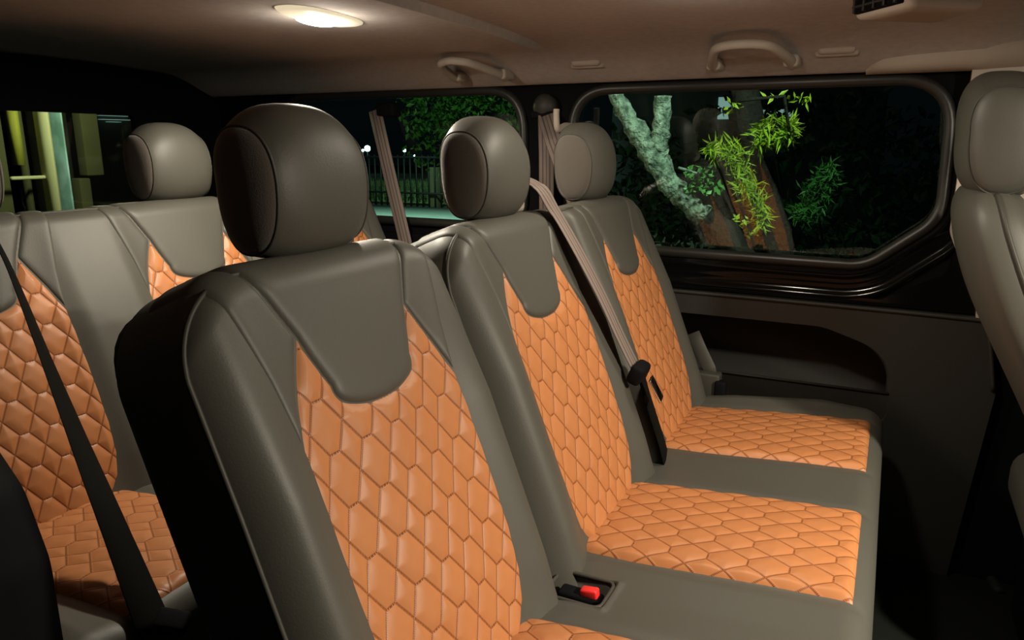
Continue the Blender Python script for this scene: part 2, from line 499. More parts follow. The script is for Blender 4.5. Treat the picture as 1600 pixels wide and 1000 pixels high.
# tailgate with its window, right side, floor
yz = lambda x: (lambda a, b, c: Vector((x + c, a, b)))
GR = [(0.52, 0.090), (1.655, 0.087), (1.650, -0.225), (0.52, -0.225)]
struct(link('wall_rear', fill_me('wall_rear', [[(0.15, -1.05), (2.0, -1.05), (2.0, 0.24), (0.15, 0.24)], roundpoly(GR, 0.02)], 0.03, yz(-2.22)), M_black))
struct(link('window_3', fill_me('window_3', [roundpoly(grow(GR, 0.006), 0.02)], 0.004, yz(-2.225)), M_glass))
wr = [(-2.2, -1.05), (-0.740, -1.05), (-0.738, -0.42), (-0.765, -0.345), (-0.83, -0.28), (-0.95, -0.235), (-2.2, -0.225)]
struct(link('wall_right', fill_me('wall_right', [roundpoly(wr, [0, 0, 0.08, 0.06, 0.06, 0.06, 0])], 0.12, xz(0.335)), M_black))
GQ = [(-2.0, 0.10), (-0.95, 0.10), (-0.95, -0.19), (-2.0, -0.19)]
struct(link('wall_right.001', fill_me('wall_right_upper', [[(-2.2, -0.28), (-0.86, -0.28), (-0.82, 0.14), (-2.2, 0.14)], roundpoly(GQ, 0.05)], 0.03, xz(0.27)), M_black))
struct(link('window_4', fill_me('window_4', [roundpoly(grow(GQ, 0.008), 0.05)], 0.004, xz(0.26)), M_glass))
struct(link('floor', rbox_me('floor', (-2.2, 0.2, -1.09), (1.4, 1.99, -1.05), 0), M_floor))
stp = catmull([at_z(1425, 846, -1.04), at_z(1480, 862, -1.04), at_z(1535, 886, -1.04), at_z(1562, 922, -1.04)], 6)
link('trim_7', mesh('trim_7', *tube_v([Vector((p.x, p.y, -1.047)) for p in stp], 0.012, 8)), M_floor)['kind'] = 'structure'

# ------------------------------------------------------------------ seats
CR = Vector((-0.390, 0, -0.627))
BU = Vector((-0.35866, 0, 0.93347)); BN = Vector((0.93347, 0, 0.35866)); EY = Vector((0, 1, 0))
VTOP, RT, RS, TH = 0.545, 0.040, 0.045, 0.115
PITCHY = 0.47


def roll(p, e, R):
    p = np.asarray(p, float)
    s = np.maximum(p - (e - R), 0); a = np.minimum(s / R, PI / 2)
    pos = np.where(s > 0, e - R + R * np.sin(a), p)
    drop = R * (1 - np.cos(a)) + np.maximum(s - R * PI / 2, 0)
    return pos, drop


def seat_bulge(u, v):
    au = np.abs(u)
    b = ip(v, [-0.05, 0.05, 0.30, 0.50, 0.56], [0.7, 1.0, 1.0, 0.30, 0.15])
    w_ = 0.024 * np.exp(-((au - 0.188) / 0.045) ** 2) * b
    w_ = w_ + 0.010 * np.exp(-(u / 0.12) ** 2) * ip(v, [0, 0.1, 0.3, 0.5], [0.2, 1, 0.7, 0.3])
    return w_


def back_surf(ug, v, hw, cents, valley, off=0.0):
    """ug: arc length across the back from its middle; v: arc length up; returns points in the back's frame"""
    ug = np.asarray(ug, float); v = np.asarray(v, float)
    pu, du = roll(np.abs(ug), hw, RS); pu = np.sign(ug) * pu
    pv, dv = roll(v, VTOP, RT)
    ul = np.min(np.abs(ug[..., None] - np.array(cents)), axis=-1)
    w_ = seat_bulge(ul, v)
    if len(cents) == 3:                     # one-piece back: the bolsters of neighbours merge into a plain band
        w_ = np.where(np.abs(ug) < PITCHY + 0.188, seat_bulge(np.minimum(ul, 0.188), v), w_)
    inner = np.zeros_like(w_)
    for y in valley:
        inner = inner + np.exp(-((ug - y) / 0.012) ** 2)
    w_ = w_ - 0.030 * inner
    Rc = 0.100
    e = np.clip(np.abs(pu) - (hw - Rc), 0, Rc)
    cd = Rc - np.sqrt(np.maximum(Rc * Rc - e * e, 0))
    pv = pv - cd * np.clip((v - 0.28) / 0.25, 0, 1) ** 1.5
    drop = np.minimum(du + dv, TH)
    ww = w_ * np.clip(1 - drop / 0.05, 0, 1) - drop
    # the small offset follows the surface normal near the rolled edges
    av = np.clip((v - (VTOP - RT)) / RT, 0, PI / 2)
    ww = ww + off * np.cos(av); pv = pv + off * np.sin(av)
    P = np.empty(ww.shape + (3,))
    for i in range(3): P[..., i] = BU[i] * pv + BN[i] * ww + EY[i] * pu
    return P


def make_back(cents, hw, valley):
    us = np.unique(np.concatenate([np.linspace(-(hw + TH), -(hw - RS), 26), np.linspace(-(hw - RS), hw - RS, int(2 * hw / 0.006)), np.linspace(hw - RS, hw + TH, 26)]))
    vv = np.unique(np.concatenate([np.linspace(-0.06, VTOP - RT, 70), np.linspace(VTOP - RT, VTOP + TH, 26)]))
    U, V = np.meshgrid(us, vv)
    P = back_surf(U, V, hw, cents, valley)
    vs = P.reshape(-1, 3).tolist(); nc = len(us); nr = len(vv)
    fs = gridfaces(nr, nc)
    return mesh('backrest', vs, fs)


def outer(v): return ip(v, [-0.03, -0.01, 0.0, 0.02, 0.06, 0.12, 0.20, 0.342, 0.397, 0.455], [0.085, 0.105, 0.116, 0.130, 0.141, 0.146, 0.148, 0.147, 0.126, 0.098])
def uhalf(v):
    t = np.clip((np.asarray(v, float) - 0.356) / 0.036, 0, 1)
    low = 0.0745 * (1 - (1 - t) ** 2.8) ** 0.56
    return np.where(np.asarray(v) < 0.392, low, ip(v, [0.392, 0.405, 0.430, 0.455], [0.0745, 0.080, 0.090, 0.098]))
def seam2(v): return ip(v, [0.357, 0.455, 0.52, 0.56, 0.66], [0.0, 0.098, 0.128, 0.140, 0.150])
def seam1(v): return ip(v, [0.342, 0.418, 0.514, 0.56, 0.66], [0.147, 0.157, 0.178, 0.188, 0.198])


def quilt_relief(x, y):
    d = hex_dist(x, y)
    return 0.0034 * (1 - (1 - np.clip(d / 0.019, 0, 1)) ** 2.3)


class Seat:
    """meshes of the panels sewn to one seat position, shared by every seat of both benches"""
    pass


def panel_back(name, rows, lo, hi, ncol, dsides, quilt=False, lift=0.004, rise=0.004, hw=0.235):
    V = np.array(rows); n = ncol
    t = np.linspace(0, 1, n)
    # finer columns near the edges
    t = 0.5 - 0.5 * np.cos(PI * t) if not quilt else t
    A = np.array([lo(v) for v in V]); B = np.array([hi(v) for v in V])
    U = A[:, None] + (B - A)[:, None] * t[None, :]
    VV = np.repeat(V[:, None], n, 1)
    de = np.minimum(np.abs(U - A[:, None]), np.abs(B[:, None] - U)) if dsides == 'both' else (np.abs(U - A[:, None]) if dsides == 'lo' else np.abs(B[:, None] - U))
    return U, VV, de


def build_panel(name, parts, off_fn, uv=True):
    vs, fs, uvs = [], [], []
    for U, V, off in parts:
        P = back_surf(U, V, 5.0, [0.0], [], off)
        o = len(vs); vs += P.reshape(-1, 3).tolist(); fs += gridfaces(U.shape[0], U.shape[1], o)
        uvs += np.stack([U, V], -1).reshape(-1, 2).tolist()
    me = mesh(name, vs, fs, uv=uvs)
    return me


def make_seat_meshes():
    s = Seat()
    # quilted panel: left half and right half, then horns beside the yoke
    rows = np.concatenate([np.linspace(-0.03, 0.33, 150), np.linspace(0.3325, 0.356, 14), 0.356 + 0.036 * np.linspace(0.03, 1, 30) ** 2, np.linspace(0.394, 0.455, 30)])
    parts = []
    for sg in (-1, 1):
        t = np.linspace(0, 1, 62)
        A = np.array([uhalf(v) for v in rows]); B = np.array([outer(v) for v in rows])
        U = A[:, None] + (B - A)[:, None] * t[None, :]
        V = np.repeat(rows[:, None], len(t), 1)
        de = B[:, None] - U
        cvv = np.concatenate([0.356 + 0.036 * np.linspace(0, 1, 60) ** 2, np.linspace(0.393, 0.455, 60)]); cuu = uhalf(cvv)
        dy = np.min(np.hypot(U[..., None] - cuu, V[..., None] - cvv), axis=-1)
        de = np.minimum(de, dy)
        tuck = 1 - np.exp(-de / 0.005)
        off = -0.001 + 0.0035 * tuck + quilt_relief(U, V) * np.clip(de / 0.012, 0.15, 1)
        if sg < 0: U, V, off = -U[:, ::-1], V[:, ::-1], off[:, ::-1]
        parts.append((U, V, off))
    vs, fs, uvs = [], [], []
    for U, V, off in parts:
        P = back_surf(U, V, 5.0, [0.0], [], off)
        o = len(vs); vs += P.reshape(-1, 3).tolist(); fs += gridfaces(U.shape[0], U.shape[1], o)
        uvs += np.stack([U, V], -1).reshape(-1, 2).tolist()
    s.quilt = mesh('quilted_panel', vs, fs, uv=uvs)
    return s


def make_yoke_strips(hwb, c, loc, val):
    """smooth tongue between the horns and the narrow strips beside it, following the back they are sewn to"""
    rows = np.concatenate([0.356 + 0.036 * np.linspace(0, 1, 26) ** 2, np.linspace(0.394, 0.455, 20), np.linspace(0.46, 0.61, 46)])
    t = 0.5 - 0.5 * np.cos(PI * np.linspace(0, 1, 45))
    A = np.where(rows < 0.455, uhalf(rows), seam2(rows)) - 0.0005
    A = np.maximum(A, 0.0)
    U = -A[:, None] + 2 * A[:, None] * t[None, :]; V = np.repeat(rows[:, None], len(t), 1)
    cvv = np.concatenate([0.356 + 0.036 * np.linspace(0, 1, 60) ** 2, np.linspace(0.393, 0.61, 90)]); cuu = np.where(cvv < 0.455, uhalf(cvv), seam2(cvv))
    de = np.min(np.hypot(np.abs(U)[..., None] - cuu, V[..., None] - cvv), axis=-1)
    off = -0.002 + 0.0075 * (1 - np.exp(-de / 0.004))
    P = back_surf(U + c, V, hwb, loc, val, off)
    yoke = mesh('yoke_panel', P.reshape(-1, 3).tolist(), gridfaces(*U.shape))
    strips = []
    rows = np.linspace(0.343, 0.61, 66)
    for sg in (-1, 1):
        t = 0.5 - 0.5 * np.cos(PI * np.linspace(0, 1, 17))
        A = np.where(rows < 0.455, outer(rows), seam2(rows)) + 0.0012; B = seam1(rows)
        U = A[:, None] + (B - A)[:, None] * t[None, :]; V = np.repeat(rows[:, None], len(t), 1)
        de = np.minimum(U - A[:, None], B[:, None] - U)
        off = -0.002 + 0.0055 * (1 - np.exp(-de / 0.003))
        if sg < 0: U, V, off = -U[:, ::-1], V[:, ::-1], off[:, ::-1]
        P = back_surf(U + c, V, hwb, loc, val, off)
        strips.append(mesh('side_strip', P.reshape(-1, 3).tolist(), gridfaces(*U.shape)))
    return yoke, strips


# cushion: x forward of the crease, u across
CA, CB, CFR = -0.645, -0.612, 0.405          # height at the crease, at the front, flat length


def cush_surf(a, yg, hw, cents, off=0.0, dips=()):
    a = np.asarray(a, float); yg = np.asarray(yg, float)
    R = 0.045
    pa, da = roll(a, CFR + R * 0.75, R)
    py, dy = roll(np.abs(yg), hw, 0.04); py = np.sign(yg) * py
    ul = np.min(np.abs(yg[..., None] - np.array(cents)), axis=-1)
    z = CA + (CB - CA) * np.clip(pa / CFR, -0.2, 1.2)
    z = z + 0.012 * np.cos(np.clip(ul / 0.235, 0, 1) * PI / 2) ** 1.5 * ip(pa, [-0.05, 0.05, 0.3, 0.43], [0.2, 0.9, 1, 0.4])
    z = z + 0.022 * np.clip((np.abs(yg) - 0.615) / 0.05, 0, 1) ** 1.2 * ip(pa, [-0.05, 0.10, 0.30, 0.43], [0.2, 0.8, 1, 0.1]) * (1 if hw < 2 else 0)
    z = z - 0.004 * np.exp(-((ul - 0.145) / 0.012) ** 2) * np.clip(1 - da / 0.02, 0, 1)
    for ax, ayy, rx, ry, dep in dips:
        q = np.maximum(np.abs((pa - ax) / rx), np.abs((yg - ayy) / ry))
        z = z - dep * np.clip((1.12 - q) / 0.16, 0, 1) ** 0.7 + 0.004 * np.exp(-((q - 1.18) / 0.10) ** 2)
    dr = np.minimum(da + dy, 0.21)
    aa = np.clip((a - (CFR - R * 0.25)) / R, 0, PI / 2)
    z = z - dr + off * np.cos(aa)
    return np.stack([-0.400 + pa + off * np.sin(aa), py, z], -1)


def make_cushion(cents, hw, dips):
    asx = np.unique(np.concatenate([np.linspace(-0.05, CFR - 0.01, 110), np.linspace(CFR - 0.01, CFR + 0.07, 24), np.linspace(CFR + 0.07, CFR + 0.27, 8)]))
    ys = np.unique(np.concatenate([np.linspace(-(hw + 0.22), -(hw - 0.05), 24), np.linspace(-(hw - 0.05), hw - 0.05, int(2 * hw / 0.0055)), np.linspace(hw - 0.05, hw + 0.22, 24)]))
    A, Y = np.meshgrid(asx, ys, indexing='ij')
    P = cush_surf(A, Y, hw, cents, 0, dips)
    return mesh('seat_cushion', P.reshape(-1, 3).tolist(), gridfaces(len(asx), len(ys)))


def make_cush_quilt():
    a = np.linspace(-0.02, CFR + 0.006, 165); t = np.linspace(-1, 1, 117)
    hwid = np.array([ip(x, [-0.02, 0.0, 0.03, 0.1, 0.4], [0.125, 0.132, 0.138, 0.142, 0.140]) for x in a])
    Y = hwid[:, None] * t[None, :]; A = np.repeat(a[:, None], len(t), 1)
    de = np.minimum(hwid[:, None] - np.abs(Y), CFR + 0.006 - A)
    off = 0.000 + 0.0045 * (1 - np.exp(-de / 0.005)) + quilt_relief(Y, A) * np.clip(de / 0.012, 0.15, 1) * 0.75
    P = cush_surf(A, Y, 5.0, [0.0], off)
    return mesh('quilted_panel', P.reshape(-1, 3).tolist(), gridfaces(*A.shape), uv=np.stack([Y, A], -1).reshape(-1, 2).tolist())


def make_headrest_mesh(hwid=0.077, fd=0.026, scale=1.0):
    """body: loft across the width; returns body mesh, side panel meshes and piping meshes (centre at origin, front towards +x)"""
    n = 56
    us = np.concatenate([np.linspace(-1, -0.9, 6)[:-1], np.linspace(-0.9, 0.9, 25), np.linspace(0.9, 1, 6)[1:]])
    th = np.linspace(0, 2 * PI, n, endpoint=False)

    def loop(u, s=1.0):
        hh_t = 0.088 - 0.027 * abs(u) ** 2.6; hh_b = 0.089 - 0.009 * abs(u) ** 4
        df = 0.036 + fd * math.sqrt(max(0, 1 - (0.90 * abs(u)) ** 2.4)); db = 0.034 + 0.016 * math.sqrt(max(0, 1 - (0.92 * abs(u)) ** 2.2))
        c, sn = np.cos(th), np.sin(th)
        e = 2 / (2.75 - 0.35 * abs(u) ** 2)
        x = np.sign(c) * np.abs(c) ** e * np.where(c > 0, df, db) * s
        z = np.sign(sn) * np.abs(sn) ** e * np.where(sn > 0, hh_t, hh_b) * s
        x = x - 0.10 * z * np.where(z > 0, 1.0, 0.25) - 0.004       # leans back a little
        return x, z
    vs, fs = [], []
    for u in us:
        x, z = loop(u)
        for j in range(n): vs.append((x[j], u * hwid, z[j]))
    k = len(us)
    for i in range(k - 1):
        for j in range(n): fs.append((i * n + j, (i + 1) * n + j, (i + 1) * n + (j + 1) % n, i * n + (j + 1) % n))
    body = mesh('headrest', [Vector(v) * scale for v in vs], fs)
    sides, pipes = [], []
    for sg in (-1, 1):
        vs, fs = [], []
        rr = [(1.0, 0), (0.97, 0.003), (0.93, 0.006), (0.8, 0.010), (0.6, 0.0135), (0.35, 0.0155), (0.12, 0.016)]
        for s, o in rr:
            x, z = loop(1, s)
            for j in range(n): vs.append((x[j], sg * (hwid + o), z[j]))
        for i in range(len(rr) - 1):
            for j in range(n):
                q = (i * n + j, i * n + (j + 1) % n, (i + 1) * n + (j + 1) % n, (i + 1) * n + j); fs.append(q if sg < 0 else q[::-1])
        fs.append(tuple((len(rr) - 1) * n + j for j in range(n))[::(1 if sg < 0 else -1)])
        sides.append(mesh('side_panel', [Vector(v) * scale for v in vs], fs))
        x, z = loop(1, 1.0)
        pipes.append(mesh('piping', *tube_v([Vector((x[j], sg * (hwid + 0.0005), z[j])) * scale for j in range(n)], 0.0017 * scale, 6, True)))
    return body, sides, pipes


SEAT = make_seat_meshes()
CQ = make_cush_quilt()
HRB, HRS, HRP = make_headrest_mesh()
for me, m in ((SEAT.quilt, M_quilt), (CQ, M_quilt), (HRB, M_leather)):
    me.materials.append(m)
for q in range(2): HRS[q].materials.append(M_knit); HRP[q].materials.append(M_pipe)
post_me = mesh('headrest_post', *tube_v([(0, 0, -0.13), (0.004, 0, -0.06)], 0.0055, 10)); post_me.materials.append(M_chrome)


def piping_path(hw, side):
    pts = []
    ua = hw - RS + RS * 1.05
    for v in np.linspace(-0.05, 0.46, 30): pts.append((side * ua, v))
    return pts


def bench(dx, dy, label, backs, dips, group=None, head_shift=0.0):
    """backs: list of (centre of each seat it covers)"""
    cents = [0.677, 1.147, 1.617]
    root = empty('bench_seat', (CR.x + dx, 1.147 + dy, -1.05), label, 'bench seat', group)
    base_z = -1.05
    # cushion
    hw = 0.72
    cu = make_cushion([c - 1.147 for c in cents], hw, dips)
    cush = link('seat_cushion', cu, M_leather, root, (-CR.x, 0, 1.05))
    for c in cents:
        link('quilted_panel', CQ, None, cush, (0, c - 1.147, 0))
    rbox('base_frame', (0.00, -0.66, 0.04), (0.36, 0.66, 0.30), M_black, 0.02, root)
    for y in (-0.6, -0.2, 0.2, 0.6):
        rbox('leg', (0.04, y - 0.03, 0.0), (0.34, y + 0.03, 0.06), M_black, 0.01, root)
    for idx, cs in enumerate(backs):
        mid = sum(cs) / len(cs)
        hwb = (len(cs) - 1) * PITCHY / 2 + (0.231 if len(cs) == 1 else 0.240)
        loc = [c - mid for c in cs]
        val = [(loc[i] + loc[i + 1]) / 2 for i in range(len(loc) - 1)] if len(cs) == 2 else []
        bm_ = make_back(loc, hwb, val)
        b = link('backrest', bm_, M_leather, root, (0, mid - 1.147, CR.z + 1.05))
        # rear shell closing the back
        q = [Vector((0, s, 0)) + BU * v + BN * (-TH + 0.001) for v, s in roundpoly([(-0.06, -hwb + 0.005), (VTOP - 0.01, -hwb + 0.01), (VTOP - 0.01, hwb - 0.01), (-0.06, hwb - 0.005)], [0.01, 0.08, 0.08, 0.01], 8)]
        kq = len(q); q2 = [p + BN * -0.012 for p in q]
        fs = [tuple(range(kq)), tuple(range(kq, 2 * kq))[::-1]] + [(i, (i + 1) % kq, kq + (i + 1) % kq, kq + i) for i in range(kq)]
        link('rear_shell', fixn(mesh('rear_shell', q + q2, fs, smooth=False)), M_plastic, b)
        for c in loc:
            link('quilted_panel', SEAT.quilt, None, b, (0, c, 0))
            yk, stp_ = make_yoke_strips(hwb, c, loc, val)
            link('yoke_panel', yk, M_leather, b)
            for sm in stp_: link('side_strip', sm, M_leather, b)
        # piping round the front edge
        ua = hwb - RS + RS * 1.0
        uv_ = [(-ua, v) for v in np.linspace(-0.05, 0.44, 26)] + [tuple(p) for p in roundpoly([(-ua, 0.445), (-ua, VTOP - RT + 0.034), (ua, VTOP - RT + 0.034), (ua, 0.445)], [0, 0.045, 0.045, 0], 10, closed=False)]
        dense = []
        for (a0, b0), (a1, b1) in zip(uv_[:-1], uv_[1:]):
            m_ = max(1, int(math.hypot(a1 - a0, b1 - b0) / 0.012))
            for k_ in range(m_): dense.append((a0 + (a1 - a0) * k_ / m_, b0 + (b1 - b0) * k_ / m_))
        dense += [uv_[-1]] + [(ua, v) for v in np.linspace(0.43, -0.05, 26)]
        arr = np.array(dense)
        PP = back_surf(arr[:, 0], arr[:, 1], hwb, loc, val)
        link('piping', mesh('piping', *tube_v([Vector(p) for p in PP], 0.0030, 6)), M_pipe, b)
    for c in cents:
        h = link('headrest', HRB, None, root, (-0.634 - CR.x, c + 0.003 + head_shift - 1.147, -0.043 + 1.05))
        for q in range(2):
            link('side_panel', HRS[q], None, h); link('piping', HRP[q], None, h)
            link('headrest_post', post_me, None, h, (-0.004, -0.05 + 0.10 * q, 0))
    return root


BUCK = (0.050, 0.905 - 1.147, 0.042, 0.032, 0.045)
row2 = bench(0, 0, 'nearer three place bench seat with black leather and tan hexagon quilting, split backrest', [[0.672], [1.147, 1.617]], [BUCK])
row3 = bench(-0.85, 0.0, 'rear bench seat behind the nearer one, tan quilting crossed by a black strap', [[0.677, 1.147, 1.617]], [], head_shift=0.035)

# buckle sunk in the cushion between the first two places
bk = empty('seat_belt_buckle', (-0.348, 0.905, -0.655), 'seat belt buckle with red button sunk in the black leather between two cushions', 'seat belt buckle')
rbox('housing', (-0.032, -0.014, -0.02), (0.034, 0.014, 0.012), M_black, 0.005, bk)
br = rbox('release_button', (0.004, -0.008, 0.006), (0.030, 0.008, 0.020), M_red, 0.003, bk)
br.rotation_euler = (0, math.radians(-8), 0)
rimp = roundpoly([(-0.042, -0.033), (0.040, -0.033), (0.040, 0.033), (-0.042, 0.033)], 0.014, 5)
link('pocket_shade', fill_me('pocket_shade', [rimp], 0.004, lambda a, b, c: Vector((a, b, c - 0.016))), M_black, bk)  # black plate stands in for the shade inside the pocket
link('pocket_rim', mesh('pocket_rim', *tube_v([Vector((p[0] * 1.06, p[1] * 1.06, 0.017 + 0.02 * p[0])) for p in rimp], 0.0032, 6, True)), M_pipe, bk)
rp = roundpoly([(-0.043, -0.033), (0.043, -0.033), (0.043, 0.033), (-0.043, 0.033)], 0.012, 5)

# shoulder guide on top of the double backrest and its belt
sb = empty('seat_belt', (-0.62, 1.30, -0.08), 'grey brown centre seat belt running down over the double backrest to its tongue', 'seat belt')


def rel(o, pts): return [Vector(p) - Vector(o.location) for p in pts]


def backpt(y, v, w_): return Vector((CR.x, y, CR.z)) + BU * v + BN * w_


def on_back(px, py, w_):
    r = ray(px, py); o_ = CR + BN * w_
    return r * (o_.dot(BN) / r.dot(BN))


bpts = catmull([(-0.715, 1.30, -0.115), (-0.665, 1.29, -0.068), on_back(838, 289, 0.012), on_back(868, 331, 0.016), on_back(900, 386, 0.030), on_back(940, 462, 0.042), on_back(970, 527, 0.046), on_back(992, 572, 0.048)], 8)
link('webbing', ribbon_me('webbing', rel(sb, bpts), Vector((0, 1, 0.05)), 0.044), M_belt, sb)
gd = rbox('belt_guide', (-0.055, -0.045, -0.05), (0.03, 0.05, 0.008), M_beige, 0.012, sb); gd.location = (-0.055, -0.02, -0.005)
tg = on_back(998, 582, 0.052)
th_ = rbox('tongue_cover', (-0.020, -0.030, -0.014), (0.020, 0.030, 0.014), M_black, 0.009, sb)
th_.location = tg - sb.location; th_.rotation_euler = (0, math.radians(-68), math.radians(0))
tp = rbox('tongue_plate', (-0.002, -0.013, -0.052), (0.003, 0.013, 0.0), M_chrome, 0.002, sb)
tp.location = tg - sb.location + Vector((0.022, 0.006, -0.01)); tp.rotation_euler = (math.radians(14), math.radians(-24), 0)
lp = catmull([on_back(1003, 590, 0.036), on_back(1012, 622, 0.035), on_back(1024, 660, 0.033), on_back(1034, 692, 0.030), on_back(1040, 716, 0.022)], 8)
link('lap_webbing', ribbon_me('lap_webbing', rel(sb, lp), Vector((-0.1, 1, 0.0)), 0.052), M_bdark, sb)

# pillar belts
pb = empty('pillar_seat_belt', (-0.90, 1.985, 0.10), 'seat belt hanging from round anchor on the black pillar between the two side windows', 'seat belt')
vs, fs = tube_v([(0, 0.01, 0), (0, -0.02, 0), (0, -0.034, 0)], [0.034, 0.034, 0.020], 20)
link('anchor_cover', mesh('anchor_cover', vs, fs), M_plastic, pb)
rbox('anchor_loop', (-0.034, -0.034, -0.034), (0.034, -0.018, -0.014), M_black, 0.007, pb)
link('webbing', ribbon_me('webbing', [Vector((0.010, -0.030, -0.024)), Vector((0.016, -0.035, -0.12)), Vector((0.018, -0.035, -0.25)), Vector((0.02, -0.03, -0.45))], Vector((1, 0.2, 0)), 0.044), M_belt, pb)
link('shoulder_webbing', ribbon_me('shoulder_webbing', rel(pb, [(-0.885, 1.945, 0.074), (-0.850, 1.925, 0.0), (-0.800, 1.900, -0.090), (-0.76, 1.875, -0.16)]), Vector((1, 0.3, 0.2)), 0.046), M_belt, pb)
pc = empty('pillar_seat_belt', (-1.43, 1.985, 0.10), 'seat belt hanging across the rear side window with black fence behind', 'seat belt')
rbox('anchor_loop', (-0.034, -0.05, -0.022), (0.034, 0.0, 0.022), M_black, 0.010, pc)
link('webbing', ribbon_me('webbing', rel(pc, [at_y(586, 172, 1.94), at_y(600, 235, 1.93), at_y(615, 300, 1.92), at_y(632, 372, 1.91), at_y(645, 430, 1.90)]), Vector((1, 0.1, 0)), 0.046), M_belt, pc)
# loose black strap over the rear bench
st = empty('seat_belt', (-1.10, 0.70, -0.60), 'thin black strap hanging across the rear bench in front of its nearest backrest', 'seat belt')
pts = [ray(-8, 372) * 1.285, ray(20, 430) * 1.275, ray(70, 555) * 1.22, ray(120, 680) * 1.15, ray(185, 840) * 1.05, ray(243, 985) * 0.965]
lats = []
for wd in (0.006, 0.008, 0.014, 0.022, 0.032, 0.040):
    c_ = wd / 0.042; lats.append(rt * c_ + pts[len(lats)].normalized() * math.sqrt(max(0, 1 - c_ * c_)))
cp = catmull(pts, 6); cl = [lats[min(i // 6, 5)].lerp(lats[min(i // 6 + 1, 5)], (i % 6) / 6) for i in range(len(cp))]
link('webbing', ribbon_me('webbing', rel(st, cp), cl, 0.042), M_bdark, st)
e_ = rbox('end_fitting', (-0.022, -0.016, -0.010), (0.022, 0.016, 0.010), M_black, 0.006, st); e_.location = ray(268, 972) * 0.985 - st.location; e_.rotation_euler = (0.4, 0.2, 0.5)

# belt end by the wall
be = empty('belt_anchor', (-0.375, 1.865, -0.60), 'dark belt end fitting between the far seat and the door pocket', 'seat belt')
link('webbing', ribbon_me('webbing', rel(be, [at_y(1083, 520, 1.885), at_y(1095, 548, 1.88), at_y(1108, 575, 1.875), at_y(1111, 590, 1.87)]), Vector((1, 0, -0.45)), 0.034), M_pipe, be)
f_ = rbox('fitting', (-0.032, -0.02, -0.045), (0.030, 0.02, 0.022), M_pipe, 0.006, be)
rbox('clip', (0.020, -0.03, -0.040), (0.048, 0.0, 0.008), M_black, 0.006, be)

# small pale hook by the window
hk = empty('coat_hook', (-0.815, 1.985, 0.065), 'small pale coat hook on the pillar behind the far headrest', 'coat hook')
link('hook', mesh('hook', *tube_v(catmull([(0, 0.0, -0.02), (0.0, -0.07, -0.02), (0.0, -0.115, -0.03), (0.0, -0.125, 0.0), (0, -0.125, 0.022)], 5), 0.0085, 8)), M_beige, hk)

# ------------------------------------------------------------------ front seat (right edge of the view)
fs_ = empty('front_seat', (0.26, 1.66, -1.05), 'black leather front seat cut by the right edge of the view, seen from behind', 'car seat')
hb, hs, hp = make_headrest_mesh(0.112, 0.034, 1.26)
fh = link('headrest', hb, M_leather, fs_, (0.163 - 0.26, 0.0, 0.015 + 1.05))
for q in range(2): link('side_panel', hs[q], M_leather, fh); link('piping', hp[q], M_pipe, fh)
for y in (-0.06, 0.06):
    link('headrest_post', mesh('headrest_post', *tube_v([(-0.08, y, 0.88), (-0.10, y, 1.0)], 0.007, 10)), M_chrome, fs_)
# backrest: sections up the height
secs = [(-0.62, 0.40, 0.225, 0.075), (-0.50, 0.345, 0.230, 0.080), (-0.40, 0.292, 0.232, 0.080), (-0.30, 0.238, 0.230, 0.078), (-0.22, 0.202, 0.222, 0.074), (-0.15, 0.175, 0.205, 0.066), (-0.11, 0.163, 0.185, 0.056), (-0.085, 0.156, 0.150, 0.040), (-0.078, 0.152, 0.10, 0.02)]
vs, fs = [], []; n = 40
sc_ = catmull([(a, b, c) for a, b, c, d_ in secs], 4); sd = catmull([(d_, 0, 0) for a, b, c, d_ in secs], 4)
for p, dd in zip(sc_, sd):
    for j in range(n):
        a = 2 * PI * j / n; c, s_ = math.cos(a), math.sin(a); e = 0.62
        vs.append((p[1] - 0.26 + math.copysign(abs(c) ** e, c) * dd[0], math.copysign(abs(s_) ** e, s_) * p[2], p[0] + 1.05))
for i in range(len(sc_) - 1):
    for j in range(n): fs.append((i * n + j, i * n + (j + 1) % n, (i + 1) * n + (j + 1) % n, (i + 1) * n + j))
fs.append(tuple(range(n))); fs.append(tuple((len(sc_) - 1) * n + j for j in range(n)))
fb = link('backrest', fixn(mesh('backrest', vs, fs)), M_leather, fs_)
sm_ = [(p[1] - 0.26 + dd[0] * 0.05, -p[2] - 0.0005, p[0] + 1.05) for p, dd in zip(sc_, sd)][4:-4]
link('piping', mesh('piping', *tube_v(sm_, 0.004, 6)), M_pipe, fb)
rbox('seat_cushion', (0.035, -0.23, 0.27), (0.52, 0.23, 0.40), M_leather, 0.05, fs_, 5)
rbox('base_frame', (0.08, -0.2, 0.0), (0.45, 0.2, 0.29), M_black, 0.02, fs_)

